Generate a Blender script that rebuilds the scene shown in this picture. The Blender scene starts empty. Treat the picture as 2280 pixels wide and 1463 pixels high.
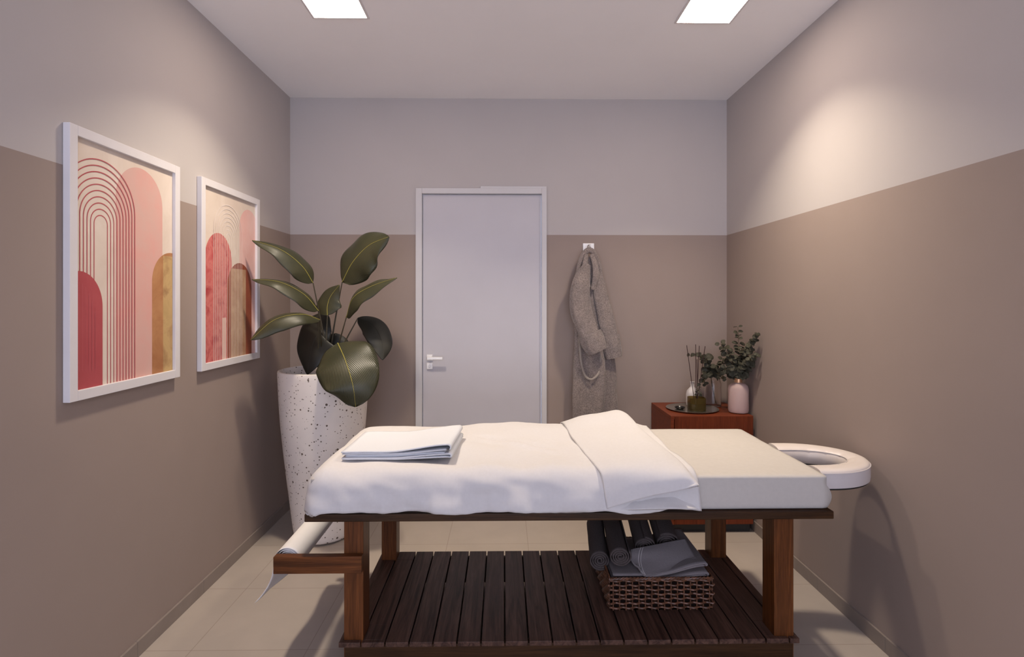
import bpy, math, random
from mathutils import Vector, noise
random.seed(7)
C = bpy.context.scene.collection
PI = math.pi
# ------------------------------------------------------------------ camera (level, slight yaw, vertical shift)
F = 1200.0; EYE = 1.39; YAW = 0.015
cs, sn = math.cos(YAW), math.sin(YAW)
def at(px, py, Y):
    """point of the room at distance Y (metres) from the camera plane that is seen in direction px,py"""
    u = (px - 1140.0) / F
    X = Y * (sn + u * cs) / (cs - u * sn)
    d = Y * cs + X * sn
    return Vector((X, Y, EYE - (py - 668.0) * d / F))
cam = bpy.data.objects.new('camera', bpy.data.cameras.new('camera')); C.objects.link(cam)
cam.location = (0, 0, EYE); cam.rotation_euler = (PI/2, 0, -YAW)
cam.data.sensor_width = 36; cam.data.lens = 36 * F / 2280.0; cam.data.shift_y = -63.5 / 2280.0
cam.data.clip_start = 0.02
bpy.context.scene.camera = cam
sc = bpy.context.scene
sc.view_settings.view_transform = 'Standard'; sc.view_settings.look = 'None'
sc.view_settings.gamma = 1; sc.view_settings.exposure = 0.15; sc.view_settings.use_curve_mapping = False

# ------------------------------------------------------------------ materials
def srgb(r, g, b):
    f = lambda c: (c/255/12.92) if c/255 <= .04045 else ((c/255+.055)/1.055)**2.4
    return (f(r), f(g), f(b), 1)
class N:
    """small node helper"""
    def __init__(s, name):
        s.m = bpy.data.materials.new(name); s.m.use_nodes = True
        s.t = s.m.node_tree; s.b = s.t.nodes['Principled BSDF']
    def n(s, kind, **kw):
        x = s.t.nodes.new(kind)
        for k, v in kw.items():
            if k in x.inputs.keys() if hasattr(x.inputs, 'keys') else False: x.inputs[k].default_value = v
            else: setattr(x, k, v)
        return x
    def l(s, a, b): s.t.links.new(a, b)
    def coord(s, scale=(1,1,1), rot=(0,0,0), kind='Object'):
        tc = s.n('ShaderNodeTexCoord'); mp = s.n('ShaderNodeMapping')
        mp.inputs['Scale'].default_value = scale; mp.inputs['Rotation'].default_value = rot
        s.l(tc.outputs[kind], mp.inputs['Vector']); return mp.outputs['Vector']
    def noise(s, vec, scale, detail=4, rough=.55, dist=0):
        x = s.n('ShaderNodeTexNoise'); x.inputs['Scale'].default_value = scale
        x.inputs['Detail'].default_value = detail; x.inputs['Roughness'].default_value = rough
        x.inputs['Distortion'].default_value = dist
        s.l(vec, x.inputs['Vector']); return x.outputs['Fac']
    def ramp(s, fac, stops):
        r = s.n('ShaderNodeValToRGB'); e = r.color_ramp.elements
        while len(e) < len(stops): e.new(.5)
        for k, (p, c) in enumerate(stops): e[k].position = p; e[k].color = c
        s.l(fac, r.inputs['Fac']); return r.outputs['Color']
    def mix(s, fac, a, b, blend='MIX'):
        x = s.n('ShaderNodeMix', data_type='RGBA', blend_type=blend)
        for sock, v in ((x.inputs['Factor'], fac), (x.inputs['A'], a), (x.inputs['B'], b)):
            pass
        ins = [i for i in x.inputs if i.name in ('Factor', 'A', 'B')]
        fac_in = x.inputs[0]; a_in = x.inputs[6]; b_in = x.inputs[7]
        for sock, v in ((fac_in, fac), (a_in, a), (b_in, b)):
            if isinstance(v, bpy.types.NodeSocket): s.l(v, sock)
            else: sock.default_value = v
        return x.outputs[2]
    def math(s, op, a, b=0.0):
        x = s.n('ShaderNodeMath', operation=op)
        for i, v in enumerate((a, b)):
            if isinstance(v, bpy.types.NodeSocket): s.l(v, x.inputs[i])
            else: x.inputs[i].default_value = v
        return x.outputs[0]
    def base(s, c):
        if isinstance(c, bpy.types.NodeSocket): s.l(c, s.b.inputs['Base Color'])
        else: s.b.inputs['Base Color'].default_value = c
    def bump(s, h, strength=.2, dist=.01):
        x = s.n('ShaderNodeBump'); x.inputs['Strength'].default_value = strength; x.inputs['Distance'].default_value = dist
        s.l(h, x.inputs['Height']); s.l(x.outputs['Normal'], s.b.inputs['Normal'])
    def set(s, **kw):
        for k, v in kw.items(): s.b.inputs[k.replace('_', ' ')].default_value = v
        return s.m
M = {}
def simple(name, col, rough=.6, var=.06, scale=20, bump=0, metallic=0.0, **kw):
    n = N(name); v = n.coord()
    f = n.noise(v, scale)
    d = tuple(max(0, c*(1-var)) for c in col[:3]) + (1,); h = tuple(min(1, c*(1+var)) for c in col[:3]) + (1,)
    n.base(n.ramp(f, [(.35, d), (.65, h)]))
    if bump: n.bump(f, bump, .004)
    n.set(Roughness=rough, Metallic=metallic, **kw)
    if rough >= .55 and not metallic: n.b.inputs['Specular IOR Level'].default_value = .15
    M[name] = n.m; return n.m

WALL_UP = (.50, .462, .448); WALL_LOW = (.325, .258, .226)
def wall_mat():
    n = N('painted_wall'); v = n.coord()
    sx = n.n('ShaderNodeSeparateXYZ'); n.l(v, sx.inputs[0])
    f = n.noise(v, 3.0, 3)
    up = n.ramp(f, [(.3, tuple(c*.985 for c in WALL_UP)+(1,)), (.7, tuple(c*1.015 for c in WALL_UP)+(1,))])
    lo = n.ramp(f, [(.3, tuple(c*.98 for c in WALL_LOW)+(1,)), (.7, tuple(c*1.02 for c in WALL_LOW)+(1,))])
    g = n.math('GREATER_THAN', sx.outputs['Z'], 1.829)
    n.base(n.mix(g, lo, up)); n.bump(n.noise(v, 250, 2), .03, .002)
    n.set(Roughness=.75); n.b.inputs['Specular IOR Level'].default_value = .2; M['wall'] = n.m
wall_mat()
simple('ceiling', (.95, .94, .95), .85, .01, 3)
simple('door_paint', (.53, .505, .53), .45, .015, 4)
simple('frame_paint', (.60, .58, .58), .45, .015, 4)
def floor_mat():
    n = N('floor_tiles'); tc = n.n('ShaderNodeTexCoord'); mp = n.n('ShaderNodeMapping')
    mp.inputs['Location'].default_value = (-.137 + .459*10, -2.155 + .459*10, 0)
    n.l(tc.outputs['Object'], mp.inputs['Vector']); v = mp.outputs['Vector']
    br = n.n('ShaderNodeTexBrick'); br.offset = 0; br.squash = 1
    for k, val in (('Scale', 1), ('Mortar Size', .0013), ('Mortar Smooth', .1), ('Brick Width', .459), ('Row Height', .459)): br.inputs[k].default_value = val
    br.inputs['Color1'].default_value = (.39, .335, .29, 1); br.inputs['Color2'].default_value = (.40, .345, .30, 1)
    br.inputs['Mortar'].default_value = (.27, .22, .18, 1)
    n.l(v, br.inputs['Vector'])
    f = n.noise(v, 5, 6)
    n.base(n.mix(.5, br.outputs['Color'], n.ramp(f, [(.3, (.9, .9, .9, 1)), (.7, (1.08, 1.06, 1.05, 1))]), 'MULTIPLY'))
    n.set(Roughness=.55); n.b.inputs['Specular IOR Level'].default_value = .3
    M['floor'] = n.m
floor_mat()
simple('baseboard', (.25, .205, .18), .5, .05, 9)
def wood(name, dark, light, axis, rough=.38, scale=1.0):
    n = N(name)
    sc_ = [14*scale, 14*scale, 14*scale]; sc_['xyz'.index(axis)] = .7*scale
    v = n.coord(tuple(sc_)); f = n.noise(v, 3.2, 6, .6, 1.2)
    v2 = n.coord(tuple(k*6 for k in sc_)); f2 = n.noise(v2, 4, 3)
    c = n.ramp(f, [(.32, dark), (.5, tuple((a+b)/2 for a, b in zip(dark, light))), (.68, light)])
    c = n.mix(.55, c, n.ramp(f2, [(.35, (.62, .62, .62, 1)), (.65, (1.15, 1.15, 1.15, 1))]), 'MULTIPLY')
    n.base(c); n.bump(f2, .12, .002); n.set(Roughness=rough); n.b.inputs['Specular IOR Level'].default_value = .22; M[name] = n.m; return n.m
for ax in 'xyz': wood('wood_'+ax, (.055, .017, .0050, 1), (.16, .052, .014, 1), ax)
wood('slat_wood', (.026, .012, .009, 1), (.125, .066, .048, 1), 'y', .40)
wood('dark_wood_x', (.022, .009, .003, 1), (.060, .026, .009, 1), 'x', .45)
wood('cherry_z', (.115, .022, .006, 1), (.17, .034, .010, 1), 'z', .5, .7)
wood('cherry_x', (.14, .028, .009, 1), (.20, .042, .015, 1), 'x', .45, .7)
simple('black', (.012, .011, .011), .5)
simple('white_frame', (.72, .69, .70), .4, .01)
simple('mattress_fabric', (.50, .465, .43), .75, .02, 60, .03)
simple('duvet_fabric', (.595, .57, .565), .8, .015, 90, .03)
simple('towel_white', (.62, .63, .665), .9, .02, 300, .12)
simple('paper', (.78, .75, .73), .8, .01)
simple('cradle_vinyl', (.66, .59, .55), .38, .01)
simple('cradle_side', (.58, .53, .52), .45, .01)
simple('plate_metal', (.83, .79, .74), .35, .02, metallic=.3)
simple('gold', (.80, .48, .28), .3, .02, metallic=.8)
simple('soil', (.03, .02, .013), .95, .5, 60, .6)
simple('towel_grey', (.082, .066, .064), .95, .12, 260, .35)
simple('towel_stripe', (.215, .19, .195), .9, .05, 200, .2)
simple('tray_metal', (.42, .40, .37), .25, .08, 12, metallic=.9)
simple('reed', (.045, .022, .022), .7)
simple('ceramic', (.62, .58, .57), .3, .02)
simple('euc_stem', (.09, .065, .035), .7)
simple('black_ceramic', (.012, .012, .012), .25)
def robe_mat():
    n = N('terry'); v = n.coord(); f = n.noise(v, 160, 4, .7); f1 = n.noise(v, 14, 3)
    c = n.ramp(f, [(.35, (.14, .112, .102, 1)), (.68, (.34, .285, .26, 1))])
    c = n.mix(.5, c, n.ramp(f1, [(.35, (.75, .75, .78, 1)), (.65, (1.15, 1.12, 1.1, 1))]), 'MULTIPLY')
    n.base(c); n.bump(f, .35, .003); n.set(Roughness=1.0); n.b.inputs['Sheen Weight'].default_value = .3; M['terry'] = n.m
robe_mat()
def terrazzo():
    n = N('terrazzo'); v = n.coord()
    c = (.76, .70, .65, 1)
    for sc_, lo, hi, dk in ((44, .10, .34, (.10, .07, .05, 1)), (85, .08, .40, (.16, .13, .10, 1))):
        vo = n.n('ShaderNodeTexVoronoi'); vo.inputs['Scale'].default_value = sc_; n.l(v, vo.inputs['Vector'])
        sep = n.n('ShaderNodeSeparateColor'); n.l(vo.outputs['Color'], sep.inputs[0])
        r = n.math('MULTIPLY', n.math('POWER', sep.outputs[0], 3.2), hi)
        g = n.math('LESS_THAN', n.math('ADD', vo.outputs['Distance'], n.math('MULTIPLY', n.noise(v, 150, 2), .12)), n.math('ADD', r, .04))
        c = n.mix(g, c, dk)
    f = n.noise(v, 8, 4)
    c = n.mix(.6, c, n.ramp(f, [(.3, (.92, .92, .93, 1)), (.7, (1.05, 1.04, 1.02, 1))]), 'MULTIPLY')
    n.base(c); n.set(Roughness=.55); M['terrazzo'] = n.m
terrazzo()
def leaf_mat():
    n = N('leaf'); uv = n.n('ShaderNodeUVMap'); sp = n.n('ShaderNodeSeparateXYZ'); n.l(uv.outputs[0], sp.inputs[0])
    # uv.x across (-1..1 stored 0..1), uv.y along; side veins sweep towards the tip
    a = n.math('ABSOLUTE', n.math('SUBTRACT', sp.outputs['X'], .5))
    s = n.math('SUBTRACT', sp.outputs['Y'], n.math('MULTIPLY', a, 1.5))
    w = n.math('SINE', n.math('MULTIPLY', s, 150))
    c = n.ramp(w, [(.0, (.023, .023, .012, 1)), (.7, (.028, .029, .014, 1)), (1.0, (.085, .085, .045, 1))])
    f = n.noise(n.coord(), 9, 3)
    c = n.mix(.7, c, n.ramp(f, [(.3, (.75, .8, .75, 1)), (.7, (1.35, 1.25, 1.1, 1))]), 'MULTIPLY')
    n.base(c); n.bump(w, .12, .003); n.set(Roughness=.38); n.b.inputs['Specular IOR Level'].default_value = .35; M['leaf'] = n.m
leaf_mat()
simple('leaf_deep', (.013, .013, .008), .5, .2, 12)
simple('midrib', (.30, .26, .06), .6)
simple('petiole', (.05, .04, .02), .5)
simple('euc_leaf', (.062, .058, .040), .6, .4, 25)
def glass(name, col, rough, trans=1.0):
    n = N(name); n.base(col); n.set(Roughness=rough, IOR=1.3); n.b.inputs['Transmission Weight'].default_value = trans
    n.bump(n.noise(n.coord(), 30, 2), .01, .002)
    M[name] = n.m
glass('clear_glass', (.93, .90, .90, 1), .03)
glass('olive_glass', (.30, .22, .07, 1), .12, .85)
glass('frosted_pink', (.86, .66, .62, 1), .5, .55)
def emis(name, col, st):
    n = N(name); f = n.noise(n.coord(), 2)
    n.base((.9, .9, .9, 1)); n.b.inputs['Emission Color'].default_value = col
    n.b.inputs['Emission Strength'].default_value = st; n.set(Roughness=.6); M[name] = n.m
emis('light_panel', (1, .80, .68, 1), 26)
simple('rattan', (.12, .050, .026), .42, .45, 60, .2)
simple('rattan_dark', (.006, .003, .002), 1.0)

# ------------------------------------------------------------------ mesh building
ORG = {}
def noisev(p, s=1.0): return noise.noise(Vector(p)*s)
class MB:
    def __init__(s): s.v = []; s.f = []; s.mi = []; s.uv = {}; s.k = 0
    def face(s, idx, m=None): s.f.append(tuple(idx)); s.mi.append(s.k if m is None else m)
    def box(s, x0, x1, y0, y1, z0, z1):
        b = len(s.v)
        s.v += [(x, y, z) for z in (z0, z1) for y in (y0, y1) for x in (x0, x1)]
        for q in ((0,2,3,1), (4,5,7,6), (0,1,5,4), (2,6,7,3), (0,4,6,2), (1,3,7,5)): s.face([b+i for i in q])
        return s
    def grid(s, rows, closed=False, caps=False):
        b = len(s.v); n = len(rows[0]); r = len(rows)
        for row in rows: s.v += [tuple(p) for p in row]
        m = n if closed else n-1
        for i in range(r-1):
            for j in range(m):
                j2 = (j+1) % n
                s.face((b+i*n+j, b+i*n+j2, b+(i+1)*n+j2, b+(i+1)*n+j))
        if caps and closed:
            s.face([b+j for j in range(n)][::-1]); s.face([b+(r-1)*n+j for j in range(n)])
        return b
    def lathe(s, cx, cy, prof, n=48, cap=True):
        rows = [[(cx+r*math.cos(2*PI*j/n), cy+r*math.sin(2*PI*j/n), z) for j in range(n)] for r, z in prof]
        s.grid(rows, True, cap); return s
    def tube(s, pts, r, n=10, flat=1.0):
        pts = [Vector(p) for p in pts]; rows = []
        up = None
        for i, p in enumerate(pts):
            t = (pts[min(i+1, len(pts)-1)] - pts[max(i-1, 0)]).normalized()
            if up is None:
                up = Vector((0, -1, 0)) if abs(t.y) < .9 else Vector((0, 0, 1))
            a = t.cross(up).normalized(); b2 = a.cross(t).normalized(); up = b2
            rr = r[i] if isinstance(r, (list, tuple)) else r
            rows.append([p + a*rr*math.cos(2*PI*j/n) + b2*rr*flat*math.sin(2*PI*j/n) for j in range(n)])
        s.grid(rows, True, True); return s
    def poly(s, pts):
        b = len(s.v); s.v += [tuple(p) for p in pts]; s.face(range(b, b+len(pts))); return s
    def build(s, name, mats, parent=None, origin=None, smooth=True, bevel=0, solid=0, sub=0, angle=40, offset=-1):
        me = bpy.data.meshes.new(name)
        if parent is not None: o0 = ORG[parent.name]
        else: o0 = Vector(origin) if origin is not None else Vector((0, 0, 0))
        me.from_pydata([tuple(Vector(v)-o0) for v in s.v], [], s.f)
        if not isinstance(mats, (list, tuple)): mats = [mats]
        for m in mats: me.materials.append(M[m])
        for p, k in zip(me.polygons, s.mi): p.material_index = k; p.use_smooth = smooth
        if s.uv:
            ul = me.uv_layers.new(name='UVMap')
            for lp in me.loops:
                if lp.vertex_index in s.uv: ul.data[lp.index].uv = s.uv[lp.vertex_index]
        me.update()
        import bmesh
        bm = bmesh.new(); bm.from_mesh(me); bmesh.ops.recalc_face_normals(bm, faces=bm.faces)
        bm.to_mesh(me); bm.free()
        if smooth:
            try: me.set_sharp_from_angle(angle=math.radians(angle))
            except Exception: pass
        o = bpy.data.objects.new(name, me); C.objects.link(o)
        if parent is not None: o.parent = parent; ORG[o.name] = o0
        else: o.location = o0; ORG[o.name] = o0
        if solid:
            q = o.modifiers.new('solid', 'SOLIDIFY'); q.thickness = solid; q.offset = offset
        if bevel:
            q = o.modifiers.new('bevel', 'BEVEL'); q.width = bevel; q.segments = 3; q.limit_method = 'ANGLE'; q.angle_limit = math.radians(40)
        if sub:
            q = o.modifiers.new('sub', 'SUBSURF'); q.levels = sub; q.render_levels = sub
        return o
def tag(o, label, cat, group=None, kind=None):
    if label: o['label'] = label
    if cat: o['category'] = cat
    if group: o['group'] = group
    if kind: o['kind'] = kind
    return o
def thing(name, loc, label, cat, group=None):
    o = bpy.data.objects.new(name, None); C.objects.link(o); o.location = loc; o.empty_display_size = .05
    ORG[o.name] = Vector(loc); return tag(o, label, cat, group)
def struct(name, mb, mat, **kw):
    o = mb.build(name, mat, **kw); o['kind'] = 'structure'; return o
def box(*a): return MB().box(*a)
def crom(p0, p1, p2, p3, t):
    return .5*((2*p1) + (-p0+p2)*t + (2*p0-5*p1+4*p2-p3)*t*t + (-p0+3*p1-3*p2+p3)*t**3)
def cr_curve(pts, n):
    pts = [Vector(p) if not isinstance(p, (int, float)) else p for p in pts]
    q = [2*pts[0]-pts[1]] + pts + [2*pts[-1]-pts[-2]]; out = []
    segs = len(pts)-1
    for i in range(n+1):
        x = i/n*segs; k = min(int(x), segs-1); out.append(crom(q[k], q[k+1], q[k+2], q[k+3], x-k))
    return out
def cr_surf(ctrl, nu, nv):
    """ctrl: list of rows; returns rows (nu+1) x (nv+1)"""
    rows = [cr_curve(r, nv) for r in ctrl]
    cols = [cr_curve([rows[i][j] for i in range(len(rows))], nu) for j in range(nv+1)]
    return [[cols[j][i] for j in range(nv+1)] for i in range(nu+1)]
def sm(a, b, x):
    t = max(0, min(1, (x-a)/(b-a))); return t*t*(3-2*t)

# ------------------------------------------------------------------ room
XL, XR, YB, YF, H = -1.431, 1.510, 3.630, -2.2, 2.745
struct('floor', box(XL-.1, XR+.1, YF, YB+.1, -.05, 0), 'floor', smooth=False)
struct('ceiling', box(XL-.1, XR+.1, YF, YB+.1, H, H+.05), 'ceiling', smooth=False)
struct('wall_left', box(XL-.1, XL, YF, YB, 0, H), 'wall', smooth=False)
struct('wall_right', box(XR, XR+.1, YF, YB, 0, H), 'wall', smooth=False)
# back wall with a door opening
dl = at(926, 700, YB).x; dr = at(1217, 700, YB).x; dt = at(1122, 420, YB).z
il = at(940, 700, YB).x; ir = at(1206, 700, YB).x; it = at(1122, 432, YB).z
mb = MB(); mb.box(XL-.1, il-.01, YB, YB+.1, 0, H); mb.box(ir+.01, XR+.1, YB, YB+.1, 0, H); mb.box(il-.01, ir+.01, YB, YB+.1, it+.01, H)
struct('wall_back', mb, 'wall', smooth=False)
mb = MB()   # door casing, the right part of its head is a little taller
mb.box(dl, il, YB-.014, YB+.06, 0, dt); mb.box(ir, dr, YB-.014, YB+.06, 0, dt)
mb.box(il, ir, YB-.014, YB+.06, it, dt)
mb.box(at(1070, 0, YB).x, dr, YB-.014, YB-.001, dt-.001, dt+.014)
struct('trim_1', mb, 'frame_paint', smooth=False, bevel=.002)
door = struct('door_1', box(il+.003, ir-.003, YB+.012, YB+.052, .006, it-.003), 'door_paint', smooth=False, bevel=.002)
hz = at(0, 798, YB).z; hx = at(956.5, 0, YB).x
mb = MB(); mb.box(hx-.020, hx+.020, YB+.002, YB+.012, hz-.020, hz+.020)
mb.tube([(hx, YB+.004, hz), (hx, YB-.035, hz)], .010, 16); mb.box(hx-.012, hx+.092, YB-.045, YB-.033, hz-.009, hz+.009)
o = mb.build('door_handle', 'plate_metal', door, smooth=False, bevel=.002); o['label'] = 'pale metal lever handle'
kz = at(0, 817, YB).z
mb = MB(); mb.box(hx-.020, hx+.020, YB+.002, YB+.012, kz-.022, kz+.022); mb.tube([(hx, YB+.004, kz), (hx, YB-.004, kz)], .009, 16)
mb.build('keyhole_plate', 'plate_metal', door, smooth=False, bevel=.002)
def baseboard(name, axis, side, a0, a1, joint):
    mb = MB(); js = [a0] + [joint + .459*k for k in range(-12, 12) if a0+.02 < joint+.459*k < a1-.02] + [a1]
    for p, q in zip(js, js[1:]):
        if axis == 'y':
            x0, x1 = (XL, XL+.010) if side < 0 else (XR-.010, XR); mb.box(x0, x1, p+.0007, q-.0007, 0, .062)
        else: mb.box(p+.0007, q-.0007, YB-.010, YB, 0, .062)
    struct(name, mb, 'baseboard', smooth=False, bevel=.0012)
baseboard('baseboard_left', 'y', -1, YF, YB-.012, 2.114)
baseboard('baseboard_right', 'y', 1, YF, YB-.012, 2.100)
baseboard('baseboard_back_left', 'x', 0, XL+.012, dl-.001, -.9)
baseboard('baseboard_back_right', 'x', 0, dr+.001, XR-.012, .9)

# ceiling lights
PANEL_W, PANEL_SPREAD = 11, 108
def ceiling_light(x0, x1, y0, y1, label):
    cx, cy = (x0+x1)/2, (y0+y1)/2
    t = thing('ceiling_light', (cx, cy, H), label, 'ceiling light', 'square ceiling lights')
    mb = MB(); w = .010
    mb.box(x0-w, x0, y0-w, y1+w, H-.006, H); mb.box(x1, x1+w, y0-w, y1+w, H-.006, H)
    mb.box(x0, x1, y0-w, y0, H-.006, H); mb.box(x0, x1, y1, y1+w, H-.006, H)
    mb.build('light_frame', 'white_frame', t, smooth=False)
    box(x0, x1, y0, y1, H-.005, H-.001).build('diffuser', 'light_panel', t, smooth=False)['label'] = 'glowing white diffuser'
    L = bpy.data.lights.new('panel_lamp', 'AREA'); L.shape = 'SQUARE'; L.size = .11; L.energy = PANEL_W; L.color = (1, .87, .69); L.spread = math.radians(PANEL_SPREAD)
    lo = bpy.data.objects.new('panel_lamp', L); C.objects.link(lo); lo.location = (cx, cy, H-.008)
a = at(700, 40, 2.59); b = at(817, 40, 2.59)
ceiling_light(a.x, b.x, 2.34, 2.59, 'square glowing ceiling light on the left half of the ceiling')
a = at(1507, 45, 2.61); b = at(1623, 45, 2.61)
ceiling_light(a.x, b.x, 2.36, 2.61, 'square glowing ceiling light on the right half of the ceiling')

# ------------------------------------------------------------------ framed prints
def clip(poly, x0, x1, y0, y1):
    def side(pts, inside, inter):
        out = []
        for i in range(len(pts)):
            a, b = pts[i-1], pts[i]; ia, ib = inside(a), inside(b)
            if ib:
                if not ia: out.append(inter(a, b))
                out.append(b)
            elif ia: out.append(inter(a, b))
        return out
    for ax, val, sg in ((0, x0, 1), (0, x1, -1), (1, y0, 1), (1, y1, -1)):
        if len(poly) < 3: return []
        def ins(p): return (p[ax]-val)*sg >= 0
        def itx(a, b):
            t = (val-a[ax])/(b[ax]-a[ax]); return (a[0]+(b[0]-a[0])*t, a[1]+(b[1]-a[1])*t)
        poly = side(poly, ins, itx)
    return poly if len(poly) >= 3 else []
def wash(name, c1, c2, scale=9, c3=None):
    n = N(name); v = n.coord(); f = n.noise(v, scale, 4, .6, .5)
    st = [(.33, c1), (.67, c2)] if c3 is None else [(.3, c1), (.5, c2), (.7, c3)]
    n.base(n.ramp(f, st)); n.set(Roughness=.7); M[name] = n.m
wash('art_cream', srgb(213, 196, 182), srgb(222, 208, 195), 6)
wash('art_line', srgb(184, 84, 90), srgb(172, 70, 78))
wash('art_pink', srgb(214, 160, 150), srgb(206, 170, 160), 5)
wash('art_pink_low', srgb(222, 182, 174), srgb(226, 196, 188), 5)
wash('art_red', srgb(178, 80, 84), srgb(168, 68, 74), 5)
wash('art_red_line', srgb(184, 92, 98), srgb(178, 86, 92), 5)
wash('art_ochre', srgb(186, 136, 92), srgb(160, 106, 66), 8)
wash('art_olive', srgb(172, 144, 94), srgb(190, 158, 108), 8, srgb(150, 112, 74))
wash('art_white', srgb(236, 226, 220), srgb(228, 216, 210))
wash('art_wred', srgb(186, 76, 78), srgb(206, 118, 112), 11, srgb(168, 56, 62))
wash('art_pale_pink', srgb(222, 172, 164), srgb(228, 190, 182), 6)
wash('art_brown', srgb(132, 60, 40), srgb(150, 78, 50), 8)
wash('art_tan', srgb(190, 156, 124), srgb(164, 122, 92), 9)
wash('art_streak', srgb(216, 172, 160), srgb(224, 190, 176))
ART = ['art_cream', 'art_line', 'art_pink', 'art_pink_low', 'art_red', 'art_red_line', 'art_ochre', 'art_olive', 'art_white', 'art_wred', 'art_pale_pink', 'art_brown', 'art_tan', 'art_streak']
def framed_print(y0, y1, label, draw):
    S = .0215; y0 += S; y1 += S
    z0, z1 = 1.056, 1.967; xf = -1.407; w = .034; xp = xf-.013
    t = thing('framed_print', (XL, (y0+y1)/2, z0), label, 'picture', 'pair of framed prints on the left wall')
    mb = MB()
    mb.box(XL+.001, xf, y0, y0+w, z0, z1); mb.box(XL+.001, xf, y1-w, y1, z0, z1)
    mb.box(XL+.001, xf, y0+w, y1-w, z0, z0+w); mb.box(XL+.001, xf, y0+w, y1-w, z1-w, z1)
    mb.build('frame', 'white_frame', t, smooth=False, bevel=.0015)
    a0, a1, b0, b1 = y0+w, y1-w, z0+w, z1-w
    p = MB(); p.box(XL+.002, xp, a0, a1, b0, b1)
    lay = [0]
    def shape(pts, mat, up=True):
        pts = [(q0+S, q1) for q0, q1 in pts]
        if up: lay[0] += 1
        q = clip(pts, a0, a1, b0, b1)
        if q:
            p.k = ART.index(mat); x = xp+.00012*lay[0]
            p.poly([(x, a, b) for a, b in q])
    def arch(yc, r, ztop, mat, squash=1.0):
        zc = ztop-r*squash
        shape([(yc-r, 0), (yc+r, 0)] + [(yc+r*math.cos(k*PI/40), zc+r*squash*math.sin(k*PI/40)) for k in range(41)], mat)
    def strip(y0_, y1_, zb, zt, mat): shape([(y0_, zb), (y1_, zb), (y1_, zt), (y0_, zt)], mat)
    def line(yc, r, zc, mat, wd=.0036, zlow=0.0, zmax_leg=None):
        lay[0] += 1
        pts = [(yc+r, zlow)] + [(yc+r*math.cos(k*PI/40), zc+r*math.sin(k*PI/40)) for k in range(41)] + [(yc-r, zlow)]
        for q, s_ in zip(pts, pts[1:]):
            def off(pt, g):
                if pt[1] <= zc: return (pt[0] + (g if pt[0] > yc else -g), pt[1])
                d = Vector((pt[0]-yc, pt[1]-zc)).normalized(); return (pt[0]+d.x*g, pt[1]+d.y*g)
            shape([off(q, -wd/2), off(s_, -wd/2), off(s_, wd/2), off(q, wd/2)], mat, False)
    draw(arch, strip, line)
    p.build('print', ART, t, smooth=False)
def draw1(arch, strip, line):
    arch(2.106, .135, 1.904, 'art_pink'); 
    arch(2.30, .125, 1.590, 'art_ochre'); 
    strip(2.245, 2.31, 0, 1.575, 'art_olive')
    for k in range(10):
        line(1.8985, .0315+.0158*k, 1.656+.0058*k, 'art_line')
    arch(1.800, .105, 1.487, 'art_red', 1.15)
    for k in range(6): strip(1.800+.014*k-.001, 1.800+.014*k+.001, 1.15, 1.45-.004*k*k, 'art_red_line')
def draw2(arch, strip, line):
    arch(3.0, .105, 1.89, 'art_pale_pink')
    arch(2.684, .128, 1.723, 'art_wred', 1.1)
    arch(2.898, .134, 1.588, 'art_brown')
    strip(2.80, 2.965, 0, 1.555, 'art_tan'); strip(2.715, 2.755, 0, 1.30, 'art_streak')
    for k in range(9): line(2.776, .010+.0163*k, 1.70+.0045*k, 'art_white', .0030)
framed_print(1.747, 2.343, 'white framed print of pink, red and ochre arches with red lines, nearest the camera', draw1)
framed_print(2.510, 3.109, 'white framed print with red and brown arches under white lines, beside the plant', draw2)

# ------------------------------------------------------------------ massage table
T = thing('massage_table', (.24, 2.3, 0), 'dark brown wooden massage table with slatted lower shelf under white bedding', 'massage table')
TX0, TX1 = -.713, 1.196
box(TX0, TX1, 1.935, 2.685, .596, .624).build('tabletop', 'dark_wood_x', T, smooth=False, bevel=.003)
LX = [(-.579, -.509), (.990, 1.062)]; LY = [(1.960, 2.050), (2.560, 2.640)]
for lx in LX:
    for ly in LY:
        box(lx[0], lx[1], ly[0], ly[1], 0, .596).build('leg', 'wood_z', T, smooth=False, bevel=.002)
mb = MB(); mb.box(-.577, 1.060, 1.9595, 1.985, .02, .142); mb.box(-.577, 1.060, 2.615, 2.635, .02, .142)
mb.box(-.577, -.558, 1.985, 2.615, .02, .142); mb.box(1.041, 1.060, 1.985, 2.615, .02, .142)
mb.build('base_skirt', 'dark_wood_x', T, smooth=False, bevel=.002)
edges = [-.596] + [-.514+.0862*k for k in range(19)] + [1.077]
for a, b in zip(edges, edges[1:]):
    mb = MB(); a1, b1 = a+.0028, b-.0028
    # notch the boards around the legs
    cuts = []
    for lx in LX:
        if a1 < lx[1] and b1 > lx[0]: cuts.append(lx)
    if not cuts: mb.box(a1, b1, 1.942, 2.642, .142, .160)
    else:
        lx = cuts[0]
        mb.box(a1, b1, 1.942, 1.959, .142, .160); mb.box(a1, b1, 2.051, 2.559, .142, .160)
        for p, q in ((a1, lx[0]-.0005), (lx[1]+.0005, b1)):
            if q-p > .002: mb.box(p, q, 1.959, 2.051, .142, .160); mb.box(p, q, 2.559, 2.642, .142, .160)
    mb.build('shelf_slat', 'slat_wood', T, smooth=False, bevel=.0018)
bz0, bz1 = .413, .474
for y0, y1 in ((1.932, 1.9595), (2.6405, 2.668)):
    box(-.822, -.508, y0, y1, bz0, bz1).build('roll_arm', 'wood_x', T, smooth=False, bevel=.002)
MB().tube([(-.788, 1.9597, .440), (-.788, 2.640, .440)], .010, 20).build('roll_rod', 'wood_y', T)

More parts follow.
